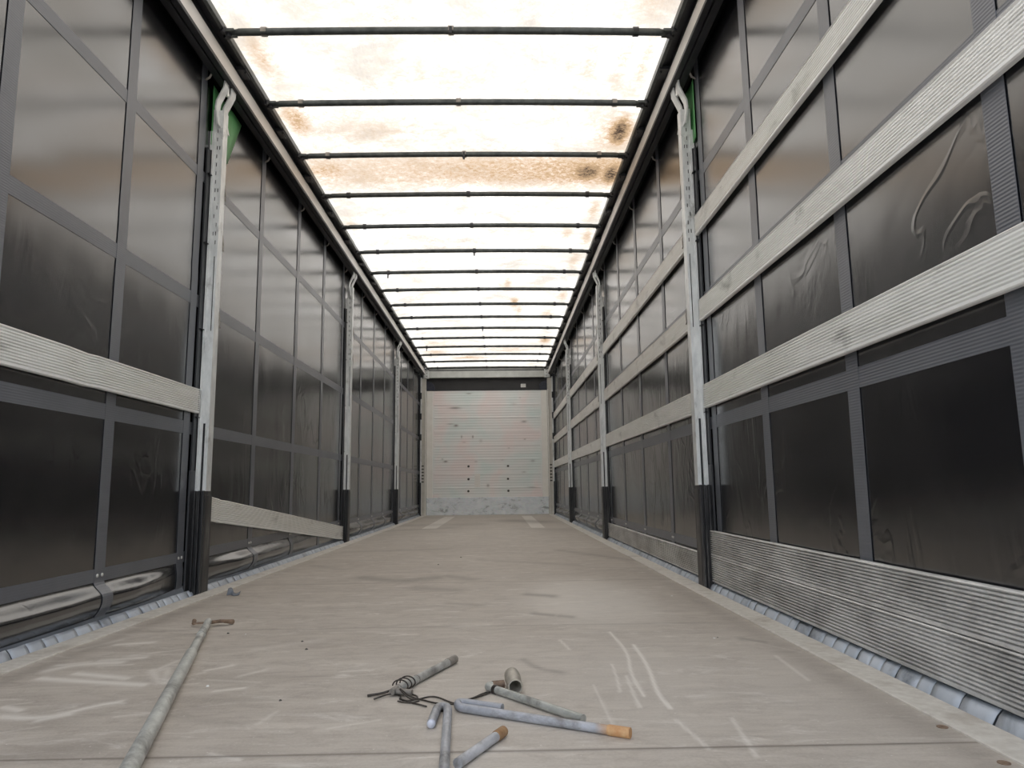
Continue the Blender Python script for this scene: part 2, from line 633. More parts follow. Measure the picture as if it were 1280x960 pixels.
# pale marks at the left
for pix, w, a in (([(60, 838), (100, 830), (150, 828)], 0.016, .55), ([(50, 848), (110, 852), (180, 856)], 0.012, .65), ([(95, 842), (158, 848)], 0.012, .6),
                  ([(70, 832), (110, 828)], 0.010, .45), ([(125, 826), (180, 822)], .012, .45), ([(145, 806), (190, 803)], .012, .5), ([(100, 812), (150, 800)], .014, .3),
                  ([(0, 896), (60, 898), (110, 884), (150, 877)], .010, .6), ([(5, 884), (25, 888)], .010, .55), ([(50, 900), (85, 893)], .012, .6),
                  ([(190, 838), (200, 856), (215, 848)], .012, .4), ([(190, 840), (222, 826)], .010, .35), ([(200, 838), (212, 834), (205, 850)], .010, .35),
                  ([(258, 838), (290, 832)], .009, .5), ([(268, 864), (305, 860)], .006, .45), ([(300, 845), (330, 838)], .01, .35), ([(320, 812), (400, 800)], .02, .18),
                  ([(262, 942), (300, 950)], .004, .5), ([(322, 905), (345, 890)], .006, .25)):
    pstroke(pale, pix, w, a)
for i in range(70):
    x = rng.uniform(-1.0, 1.05)
    y = rng.uniform(1.3, 3.6)
    a = rng.uniform(-0.5, 0.6)
    L = rng.uniform(0.02, 0.16)
    stroke(pale, [(x, y), (x + L * math.cos(a), y + L * math.sin(a))], rng.uniform(0.002, 0.005), rng.uniform(0.15, 0.4))
# broad worn lighter area at the right of the middle, starting at a sheet edge
blob(pale, 0.62, 3.35, 0.30, 0.75, 0.42, 4)
blob(pale, 0.62, 2.05, 0.34, 0.55, 0.22)
blob(pale, 0.95, 1.8, 0.25, 0.7, 0.20)
blob(pale, 0.15, 1.25, 0.5, 0.2, 0.12)
# pale rectangular patches by the headboard
for x0, x1, y0, y1 in ((-0.765, -0.575, 9.3, 13.2), (0.625, 0.80, 9.15, 13.2)):
    inside = (GX > x0) & (GX < x1) & (GY > y0) & (GY < y1)
    pale[inside] = np.maximum(pale[inside], 0.5)
# dark smears
for pix, w, a in (([(455, 722), (500, 727), (545, 722)], .06, .42), ([(560, 720), (590, 724)], .05, .35), ([(660, 743), (690, 745)], .03, .45), ([(668, 767), (690, 769)], .02, .45),
                  ([(700, 770), (714, 771)], .02, .4), ([(520, 735), (570, 738)], .05, .3), ([(560, 754), (600, 757)], .02, .25), ([(700, 688), (790, 700)], .05, .3),
                  ([(660, 661), (700, 662)], .2, .2), ([(480, 664), (560, 660)], .1, .25), ([(645, 651), (672, 652)], .3, .5), ([(500, 657), (600, 655)], .2, .25),
                  ([(655, 825), (672, 836), (700, 840)], .012, .35), ([(930, 799), (955, 802)], .02, .45), ([(200, 893), (300, 905)], .02, .2), ([(0, 945), (120, 935)], .03, .25),
                  ([(430, 690), (560, 686)], .04, .2), ([(600, 700), (720, 706)], .04, .2), ([(390, 707), (430, 712)], .03, .2)):
    pstroke(dark, pix, w, a)
# cross joints of the deck boards
for y in (1.457, 2.72, 3.98, 5.24, 6.5, 7.76, 9.02, 10.28, 11.54, 12.8):
    dark = np.maximum(dark, (0.75 if y < 2 else 0.45) * np.exp(-((GY - y) / (0.0035 + 0.0012 * y)) ** 2))
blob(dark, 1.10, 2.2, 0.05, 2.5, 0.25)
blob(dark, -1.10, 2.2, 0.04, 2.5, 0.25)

verts = np.stack([GX.ravel(), GY.ravel(), np.zeros(GX.size)], 1)
idx = np.arange(nx * ny).reshape(ny, nx)
faces = np.stack([idx[:-1, :-1].ravel(), idx[:-1, 1:].ravel(), idx[1:, 1:].ravel(), idx[1:, :-1].ravel()], 1)


def grid_object(name, verts, faces, mat, attrs, parent=None, smooth=True):
    me = bpy.data.meshes.new(name)
    me.vertices.add(len(verts))
    me.vertices.foreach_set('co', np.asarray(verts, 'f').ravel())
    me.loops.add(faces.size)
    me.loops.foreach_set('vertex_index', faces.astype('i').ravel())
    me.polygons.add(len(faces))
    me.polygons.foreach_set('loop_start', np.arange(0, faces.size, 4, dtype='i'))
    me.update(calc_edges=True)
    for k, a in attrs.items():
        at = me.attributes.new(k, 'FLOAT', 'POINT')
        at.data.foreach_set('value', np.asarray(a, 'f').ravel())
    me.polygons.foreach_set('use_smooth', [smooth] * len(faces))
    me.materials.append(mat)
    o = bpy.data.objects.new(name, me)
    COL.objects.link(o)
    if parent is not None:
        o.parent = parent
    return o


# skirt faces of the slab so the deck has its thickness
base = len(verts)
corner = [(-1.15, Y0, -0.03), (1.15, Y0, -0.03), (1.15, YF, -0.03), (-1.15, YF, -0.03)]
verts2 = np.concatenate([verts, np.array(corner)])
ex = [[idx[0, 0], base, base + 1, idx[0, -1]], [base, base + 3, base + 2, base + 1]]
faces2 = np.concatenate([faces, np.array(ex)])
z4 = np.zeros(4)
floor = grid_object('floor', verts2, faces2, M_FLOOR, {'pale': np.concatenate([pale.ravel(), z4]), 'dark': np.concatenate([dark.ravel(), z4])}, smooth=False)
tag(floor, kind='structure')
for k, (px, py) in enumerate([(1255, 954), (1178, 909), (60, 868)]):
    if k == 2:
        continue
    bx_, by_ = fpt(px, py)
    b = MB().tube([(bx_, by_, 0.0), (bx_, by_, 0.0015)], 0.011, 20)
    b.tube([(bx_, by_, 0.0015), (bx_, by_, 0.002)], 0.004, 8)
    b.build('floor_screw', M_RUSTY, floor, bevel=0.0004)
for s, nm in ((-1, 'trim_1'), (1, 'trim_2')):
    e = MB()
    e.extrude_y([(s * 1.15, 0.0035), (s * 1.155, 0.005), (s * 1.236, 0.005), (s * 1.24, 0.002), (s * 1.24, -0.12), (s * 1.225, -0.12), (s * 1.225, -0.02), (s * 1.15, -0.02)],
                list(np.linspace(Y0, YF, 60)))
    tag(e.build(nm, M_EDGE), kind='structure')

# ------------------------------------------------------------------ roof
BOWS = [3.405 + 0.6923 * k for k in range(-5, 16)]
rx = np.linspace(-1.36, 1.36, 137)
ry = np.arange(Y0, YF + 0.12, 0.03)
RX, RY = np.meshgrid(rx, ry)
# stains were measured on a plane a little above the sheet
GX, GY = (RX - 0.2327) / 0.981 + 0.2327, RY / 0.981
ph = ((RY - BOWS[0]) / 0.6923) % 1.0
sag = np.sin(PI * ph) ** 2
arch = 0.012 * (1 - (RX / 1.2) ** 2).clip(0)
wr = np.zeros_like(RX)
for i in range(RX.shape[0]):
    for j in range(RX.shape[1]):
        x, y = RX[i, j], RY[i, j]
        far = min(max((y - 4.0) / 3.0, 0.25), 1.0)
        wr[i, j] = 0.010 * far * mnoise.noise(Vector((x * 7.0 + 0.6 * y, y * 0.55, 1.3))) + 0.006 * mnoise.noise(Vector((x * 3, y * 4, 4.4)))
        wr[i, j] += 0.008 * far * max(0, mnoise.noise(Vector(((x + 0.35 * y) * 4.0, (x - y) * 0.7, 9.1))))
RZ = 2.855 + arch - 0.004 * sag + np.where(np.abs(RX) < 1.13, wr * sag, 0)
stain = np.zeros_like(RX)
blob(stain, 1.075, 4.62, 0.075, 0.20, 1.25)
blob(stain, 0.93, 5.25, 0.13, 0.19, 1.15)
blob(stain, 1.12, 5.28, 0.07, 0.20, 1.3)
blob(stain, 1.06, 4.65, 0.17, 0.30, 0.5)
strip = np.exp(-((RY - 5.14) / 0.29) ** 4) * np.clip(0.46 + 0.13 * RX, 0.18, 0.6)
stain = np.maximum(stain, strip * (np.abs(RX) < 1.17))
blob(stain, -1.05, 5.2, 0.30, 0.26, 0.5)
blob(stain, -1.08, 4.45, 0.10, 0.24, 0.6)
blob(stain, -1.08, 3.75, 0.07, 0.24, 0.42)
blob(stain, -0.6, 4.6, 0.5, 0.25, 0.22)
blob(stain, -0.2, 4.0, 0.3, 0.15, 0.16)
for cx_, cy_, a_, b_, c_ in ((1.02, 3.1, .12, .3, .42), (0.95, 3.85, .05, .3, .28), (1.08, 3.8, .04, .3, .3), (0.78, 3.8, .05, .2, .25), (1.08, 6.0, .05, .25, .4), (1.1, 6.7, .05, .25, .45),
                             (0.9, 6.6, .05, .2, .38), (0.45, 9.2, .05, .25, .7), (0.52, 9.6, .04, .3, .35), (0.35, 8.3, .04, .3, .4), (1.05, 7.4, .06, .3, .32), (1.05, 8.8, .06, .3, .4), (0.9, 9.8, .08, .3, .35),
                             (-0.9, 12.6, .2, .2, .4), (1.0, 11.6, .1, .3, .6), (-0.3, 13.2, .3, .15, .5), (0.5, 12.4, .5, .3, .28), (-0.7, 11.9, .4, .3, .28), (-1.1, 6.4, .05, .3, .25),
                             (0.2, 3.0, .3, .15, .12), (-0.8, 3.1, .2, .3, .12)):
    blob(stain, cx_, cy_, a_, b_, c_)
v = np.stack([RX.ravel(), RY.ravel(), RZ.ravel()], 1)
idx = np.arange(RX.size).reshape(RX.shape)
f = np.stack([idx[:-1, :-1].ravel(), idx[:-1, 1:].ravel(), idx[1:, 1:].ravel(), idx[1:, :-1].ravel()], 1)
tag(grid_object('ceiling', v, f, M_ROOF, {'stain': stain}), kind='structure')

# ------------------------------------------------------------------ headboard (far wall)
wall = empty('wall_front', (0, YF, 0))
tag(wall, kind='structure')
hx = np.linspace(-1.16, 1.16, 240)
hz = np.linspace(0.0, 2.39, 250)
HX, HZ = np.meshgrid(hx, hz)
GX, GY = HX, HZ
BZ = [0.33, 0.51, 0.78, 1.05, 1.33, 1.59, 1.865, 2.12, 2.39]
rel = np.zeros_like(HX)
for z in BZ:
    rel = np.maximum(rel, np.exp(-((HZ - z) / 0.014) ** 2))
rel += 0.35 * np.sin(HZ * 2 * PI / 0.05)
HY = -0.0045 * rel * (np.abs(HX) < 1.03)
hd = np.zeros_like(HX)


def hpt(px, py):
    d = fw + r2 * ((px - 640) / F) + u2 * ((480 - py) / F)
    t = YF / d.y
    return (CX + d.x * t, CH + d.z * t)


for px, py, rx_, rz_, a in ((569, 510, .10, .018, .75), (563, 530, .07, .014, .4), (570, 532, .04, .022, .8), (655, 527, .05, .018, .6), (586, 492, .05, .012, .55), (577, 546, .012, .025, .7), (591, 546, .014, .025, .8),
                            (557, 577, .035, .014, .9), (553, 574, .02, .01, .5), (656, 549, .02, .01, .6), (666, 576, .04, .02, .4), (655, 590, .04, .012, .4), (610, 607, .025, .025, .55), (595, 577, .03, .01, .4),
                            (665, 609, .09, .012, .45), (642, 505, .05, .02, .2), (601, 551, .03, .03, .25), (628, 575, .03, .008, .3), (636, 560, .02, .008, .5), (650, 497, .02, .01, .3), (580, 553, .03, .01, .3), (537, 568, .012, .02, .7)):
    cx_, cz_ = hpt(px, py)
    blob(hd, cx_, cz_, rx_, rz_, a)
v = np.stack([HX.ravel(), HY.ravel(), HZ.ravel()], 1)
idx = np.arange(HX.size).reshape(HX.shape)
f = np.stack([idx[:-1, :-1].ravel(), idx[1:, :-1].ravel(), idx[1:, 1:].ravel(), idx[:-1, 1:].ravel()], 1)
hp = grid_object('panel', v, f, M_HEAD, {'dark': hd}, wall)
back = MB().box(-1.36, 1.36, 0.02, 0.06, -0.14, 2.85).build('backing_panel', M_DARKPANEL, wall)  # unseen width added past the corner posts to stop light leaking
MB().box(-1.172, -1.055, -0.016, -0.004, 0.33, 2.39).build('side_panel', M_CREAM, wall, bevel=0.003)
MB().box(1.055, 1.172, -0.016, -0.004, 0.33, 2.39).build('side_panel', M_CREAM, wall, bevel=0.003)
MB().box(-1.17, 1.17, -0.022, -0.006, 0.0, 0.33).build('kick_plate', M_KICK, wall, bevel=0.002)
for px, py in ((585.7, 583), (635, 582.5), (585.7, 599), (635, 598.5), (585.5, 614), (635.5, 613.5)):
    cx_, cz_ = hpt(px, py)
    MB().tube([(cx_, -0.014, cz_), (cx_, -0.004, cz_)], 0.022, 14).build('screw', M_SCREW, wall)
MB().box(-0.25, -0.14, -0.012, -0.003, 0.52, 0.78).build('cover_strip', M_CREAM, wall)
# dark fabric flap above the headboard with its rounded corner gussets and a small white label
MB().box(-1.24, 1.24, -0.006, 0.01, 2.39, 2.70).build('upper_flap', M_DARKPANEL, wall)
for s in (-1, 1):
    g = MB()
    pts = [(s * 1.21, 2.40), (s * 1.02, 2.40), (s * 1.015, 2.46), (s * 1.03, 2.51), (s * 1.07, 2.55), (s * 1.14, 2.58), (s * 1.21, 2.585)]
    n_ = len(pts)
    g.add([(x, -0.03, z) for x, z in pts] + [(x, -0.006, z) for x, z in pts],
          [tuple(range(n_)), tuple(range(2 * n_ - 1, n_ - 1, -1))] + [(i, (i + 1) % n_, n_ + (i + 1) % n_, n_ + i) for i in range(n_)])
    g.build('corner_gusset', M_SLATE, wall, bevel=0.004)
lx, lz = hpt(654, 482)
MB().box(lx - 0.05, lx + 0.05, -0.0105, -0.007, lz - 0.035, lz + 0.035).build('paper_label', M_LABEL, wall)

hb = empty('header_beam', (0, YF - 0.1, 2.63))
tag(hb, 'silver header beam across the top of the far wall, under the roof', 'beam')
MB().box(-1.17, 1.17, -0.03, 0.05, 0.0, 0.135).build('beam', M_BEAM, hb, bevel=0.006)
MB().box(-1.17, 1.17, -0.035, 0.02, 0.15, 0.215).build('upper_lip', M_BEAM, hb, bevel=0.004)
MB().box(-1.12, 1.12, -0.028, 0.02, 0.132, 0.152).build('seal', M_BLACK, hb)
for s in (-1, 1):
    MB().box(s * 1.12, s * 1.235, -0.042, 0.05, -0.01, 0.16).build('corner_plate', M_GALV, hb, bevel=0.01)
    for dz in (0.03, 0.09, 0.14):
        MB().tube([(s * 1.16, -0.05, dz), (s * 1.16, -0.042, dz)], 0.008, 10).build('bolt', M_SCREW, hb)

for s in (-1, 1):
    cp = empty('corner_post', (s * 1.225, YF - 0.07, 0))
    tag(cp, 'grey-beige corner post at the %s end of the far wall' % ('left' if s < 0 else 'right'), 'post', 'corner posts of the far wall')
    MB().box(-0.05, 0.05, -0.05, 0.06, 0, 2.62).build('column', M_TAUPE, cp, bevel=0.006)
    MB().box(s * 0.028, s * 0.056, -0.066, -0.048, 0.02, 2.64).build('outer_flange', M_GALV, cp, bevel=0.003)
    MB().box(-s * 0.055, -s * 0.035, -0.062, -0.048, 0.0, 2.39).build('inner_flange', M_CREAM, cp, bevel=0.003)
    for z in (2.28, 1.88, 1.48):
        MB().box(s * 0.03, s * 0.075, -0.09, -0.06, z - 0.06, z + 0.06).build('hinge', M_BLACK, cp, bevel=0.004)
    for z in (0.62, 0.68, 0.74, 0.80, 0.86, 0.92):
        MB().box(-0.03, 0.015, -0.056, -0.049, z, z + 0.025).build('slot_plate', M_SCREW, cp)
    MB().box(s * 0.035, s * 0.07, -0.08, -0.05, 0.0, 0.62).build('lower_guard', M_BLACK, cp, bevel=0.003)

# ------------------------------------------------------------------ roof rails
for s in (-1, 1):
    rr = empty('roof_rail', (s * 1.20, 0, 2.70))
    tag(rr, 'long black and pale roof rail running along the top of the %s curtain' % ('left' if s < 0 else 'right'), 'rail', 'roof rails')
    X = lambda a: s * (a - 1.20)
    yy = [Y0, YF - 0.07]

    def bar(nm, a, b, z0, z1, mt, bev=0.003):
        return MB().box(X(a), X(b), yy[0], yy[1], z0 - 2.70, z1 - 2.70).build(nm, mt, rr, bevel=bev)
    bar('inner_strip', 1.143, 1.163, 2.816, 2.852, M_BOW)
    bar('channel_roof', 1.160, 1.21, 2.837, 2.850, M_BLACK)
    bar('pale_track', 1.200, 1.230, 2.707, 2.793, M_TRACK)
    bar('track_back', 1.206, 1.230, 2.79, 2.84, M_BLACK)
    bar('outer_channel', 1.198, 1.230, 2.688, 2.709, M_BLACK)
    bar('curtain_channel', 1.236, 1.274, 2.684, 2.740, M_BLACK)
    bar('channel_bridge', 1.225, 1.262, 2.706, 2.845, M_BLACK)
    bar('light_stop', 1.335, 1.350, 2.60, 2.87, M_BLACK)  # unseen cover added outside the curtain to stop light leaking in
    bar('light_stop_top', 1.23, 1.348, 2.836, 2.849, M_BLACK)  # unseen lid added over the same gap to keep light out
    for k, by in enumerate(BOWS[:-1]):
        y = by + 0.36
        br = MB().box(X(1.150), X(1.206), y - 0.05, y + 0.05, 0.105, 0.128)
        br.box(X(1.156), X(1.166), y - 0.03, y + 0.04, 0.095, 0.118)
        br.build('bracket', M_BLACK, rr, bevel=0.002)

# ------------------------------------------------------------------ roof bows
ORD = ['nearest', 'second', 'third', 'fourth', 'fifth', 'sixth', 'seventh', 'eighth', 'ninth', 'tenth', 'eleventh', 'twelfth', 'thirteenth', 'fourteenth', 'fifteenth', 'farthest']


def make_bow():
    r = empty('roof_bow', (0, BOWS[0], 2.818))
    pts = [(x, 0, 0.010 * (1 - (x / 1.12) ** 2)) for x in np.linspace(-1.08, 1.08, 17)]
    MB().tube(pts, 0.0185, 14).build('tube', M_BOW, r, smooth=True, auto=1.0)
    for s in (-1, 1):
        e = MB()
        e.tube([(s * 1.075, 0, 0), (s * 1.105, 0.004, 0), (s * 1.14, 0.01, 0.0)], [0.019, 0.016, 0.012], 10)
        e.box(s * 1.095, s * 1.153, -0.028, 0.034, -0.010, 0.006)
        e.build('end_joint', M_BOW, r, bevel=0.002)
        w = MB()
        for q in (-0.022, 0.026):
            w.tube([(s * 1.150, q, -0.018), (s * 1.150, q, 0.012)], 0.014, 12)
        w.tube([(s * 1.130, 0.002, -0.026), (s * 1.130, 0.002, 0.0)], 0.015, 12)
        w.build('roller', M_BLACK, r, bevel=0.001)
    return r


def add_clip(r, x, drop, tone):
    c = MB()
    z = 0.010 * (1 - (x / 1.12) ** 2)
    n_ = 10
    ring = [(0.0215 * math.cos(a), 0.0215 * math.sin(a)) for a in np.linspace(-PI * 0.62, PI * 1.15, n_)]
    ring2 = [(0.0245 * math.cos(a), 0.0245 * math.sin(a)) for a in np.linspace(-PI * 0.62, PI * 1.15, n_)]
    vs = []
    for xx in (x - 0.014, x + 0.014):
        vs += [(xx, a, b + z) for a, b in ring] + [(xx, a, b + z) for a, b in ring2]
    fs = []
    for i in range(n_ - 1):
        fs += [(i, i + 1, 2 * n_ + i + 1, 2 * n_ + i), (n_ + i + 1, n_ + i, 3 * n_ + i, 3 * n_ + i + 1), (i, n_ + i, n_ + i + 1, i + 1), (2 * n_ + i + 1, 3 * n_ + i + 1, 3 * n_ + i, 2 * n_ + i)]
    c.add(vs, fs)
    c.box(x - 0.042, x + 0.042, 0.016, 0.040, z + 0.012, z + 0.020)
    o = c.build('clip', M_CLIP if tone else M_BLACK, r)
    if drop:
        MB().box(x - 0.008, x + 0.006, -0.03, -0.024, z - 0.02 - drop, z + 0.005).build('hanging_tab', M_BLACK, o)


proto = make_bow()
for k, by in enumerate(BOWS):
    o = proto if k == 0 else copy_tree(proto)
    o.location = (0, by, 2.818)
    o['category'] = 'roof bow'
    o['group'] = 'roof bows under the tarpaulin roof'
bows = [o for o in COL.objects if o.name.startswith('roof_bow')]
bows.sort(key=lambda o: o.location.y)
for k, o in enumerate(bows):
    j = k - 5
    if j < 0:
        o['label'] = 'dark steel roof bow overhead above the top edge of the photo'
    elif j == 15:
        o['label'] = 'dark steel roof bow farthest from the camera, just before the header beam'
    elif j == 0:
        o['label'] = 'dark steel roof bow nearest the camera, thickest at the top of the photo'
    elif j == 2:
        o['label'] = 'third roof bow from the camera, bounding the brown-stained roof strip on its near side'
    elif j == 3:
        o['label'] = 'fourth roof bow from the camera, bounding the brown-stained roof strip on its far side'
    else:
        o['label'] = 'dark steel roof bow, %s from the camera counting along the roof' % ORD[j]
    drops = {2: (0, .03, 0), 5: (0, .04, 0), 6: (.05, 0, 0), 10: (0, .04, 0), 12: (.05, 0, 0), 13: (0, 0, 0), 0: (0, .012, .0)}.get(j, (0, 0, 0))
    for x, d in zip((-0.950, 0.004, 0.956), drops):
        if j < 0 and x < 0.5:
            continue
        add_clip(o, x, d, j in (0, 1, 2) and not (j == 0 and x > 0.9))

# ------------------------------------------------------------------ curtains
POSTS = [3.67, 7.12, 10.55]
VS = [0.02, 0.725, 1.43, 2.145, 2.865, 3.565, 4.54, 5.40, 6.22, 7.00, 7.97, 8.80, 9.63, 10.45, 11.28, 12.1, 12.9, 13.6]
HS = [(0.812, 0.031), (1.465, 0.031), (2.135, 0.028)]


def curt(s, y, z):
    """how far the sheet stands in from its plane"""
    d = 0.004 * mnoise.noise(Vector((s * 3.1, y * 1.1, z * 0.8))) + 0.002
    if z > 1.6:
        d *= 0.55
    if z < 0.165:
        pd = min([abs(y - p) for p in POSTS + [0.3, 13.9]])
        amp = 0.047 * min(1.0, max(0.05, (pd - 0.05) / 0.55))
        sd = min([abs(y - p) for p in VS])
        amp *= 0.80 + 0.25 * min(1, sd / 0.25) + 0.2 * mnoise.noise(Vector((s * 9, y * 3.0, 0)))
        if s > 0 and y < 6.8:
            amp *= 0.2
        if s < 0 and 4.6 < y < 7.1:
            amp *= max(0.12, 1 - (y - 4.6) / 1.5)
        t = min(1, max(0, (0.160 - z) / 0.055))
        t = t * t * (3 - 2 * t)
        q = min(1, max(0, (0.095 - z) / 0.06))
        d += amp * t * (1 - 0.75 * q * q)
    return max(d, 0.0)


def strip_mesh(s, ys_, zs_, off):
    vs = [(s * (CXC - curt(s, y, z) - off), y, z) for z in zs_ for y in ys_]
    n_ = len(ys_)
    fs = []
    for j in range(len(zs_) - 1):
        for i in range(n_ - 1):
            a = j * n_ + i
            fs.append((a, a + 1, a + n_ + 1, a + n_))
    return vs, fs


ZG = sorted(set([round(z, 4) for z in list(np.arange(0.03, 0.2, 0.0085)) + list(np.arange(0.2, 2.82, 0.06))]))
YG = list(np.arange(Y0, YF + 0.03, 0.045))
for s in (-1, 1):
    side = 'left' if s < 0 else 'right'
    ct = empty('side_curtain', (s * CXC, 0, 0))
    tag(ct, ('glossy black tarpaulin side curtain with grey webbing grid, wall on the left side' if s < 0 else
             'glossy black tarpaulin side curtain with grey webbing grid behind the boards on the right'), 'curtain', 'side curtains')
    def cb(mb, nm, mt, smooth=True, solid=0.0):
        o = mb.build(nm, mt, ct, smooth=smooth)
        o.location = (-s * CXC, 0, 0)
        if solid:
            md = o.modifiers.new('thickness', 'SOLIDIFY')
            md.thickness = solid
            md.offset = 0
        return o
    cb(MB().add(*strip_mesh(s, YG, ZG, 0.0)), 'sheet', M_CURT, solid=0.0012)
    for z, hw in HS:
        cb(MB().add(*strip_mesh(s, YG, [z - hw, z, z + hw], 0.0018)), 'strap_or_panel', M_STRAP, smooth=False, solid=0.0012)
    cb(MB().add(*strip_mesh(s, YG, [0.160, 0.176, 0.192, 0.210], 0.0020)), 'hem_band', M_STRAP, smooth=False, solid=0.0012)
    zz = [z for z in ZG if z <= 2.82]
    for i, y in enumerate(VS):
        hw = 0.036
        cb(MB().add(*strip_mesh(s, [y - hw, y, y + hw], zz, 0.0034)), 'strap_or_panel', M_STRAP, smooth=False, solid=0.0012)
        for dy in (-0.017, 0.017):
            rv = MB().ball((s * (CXC - curt(s, y, 0.185) - 0.005), y + dy, 0.184), 0.0075, 10, sx=0.5)
            cb(rv, 'rivet', M_RIVET)
        tb = MB().tube([(s * (CXC - 0.008), y, 2.655), (s * (CXC - 0.030), y, 2.668), (s * (CXC - 0.042), y, 2.70)], 0.006, 8)
        cb(tb, 'curtain_roller', M_CLIP)
    # flap band and pleats hanging between the curtain hem and the deck edge
    bd = MB()
    vs = []
    fs = []
    for i, y in enumerate(YG):
        w = 0.003 * mnoise.noise(Vector((s, y * 2.0, 5)))
        vs += [(s * (CXC + 0.002 - w), y, 0.055), (s * (CXC - 0.012 - w), y, 0.030), (s * (CXC - 0.018 - w), y, 0.008)]
        vs += [(s * (CXC - 0.008 - w), y, -0.20)]
        if i:
            a = (i - 1) * 4
            fs += [(a + k_, a + 4 + k_, a + 5 + k_, a + 1 + k_) for k_ in range(3)]
    cb(bd.add(vs, fs), 'flap_band', M_SKIRT_TOP, solid=0.002)
    pl = MB()
    y = Y0
    while y < 13.8:
        L = random.uniform(0.055, 0.13) if y < 6 else random.uniform(0.08, 0.2)
        ti = random.uniform(-0.006, 0.006)
        tw = random.uniform(-0.012, 0.014)
        n_ = 5
        vs = []
        for k in range(n_):
            t = k / (n_ - 1)
            yy_ = y + L * t * 0.965
            bulge = 0.004 * math.sin(PI * t) + ti * (t - 0.5)
            for z, o_ in ((0.020, 0.019), (0.008, 0.030), (-0.02, 0.046), (-0.06, 0.056), (-0.15, 0.062)):
                vs.append((s * (CXC - o_ - bulge * (1 - (z + 0.13) * 3)), yy_ + tw * (0.014 - z) * 7, z + random.uniform(-.0006, .0006)))
        fs = []
        for k in range(n_ - 1):
            for j in range(4):
                a = k * 5 + j
                fs.append((a, a + 5, a + 6, a + 1))
        pl.add(vs, fs)
        y += L
    o = cb(pl, 'pleated_flap', M_SKIRT, solid=0.0015)

# ------------------------------------------------------------------ side posts
POST_H = 2.60


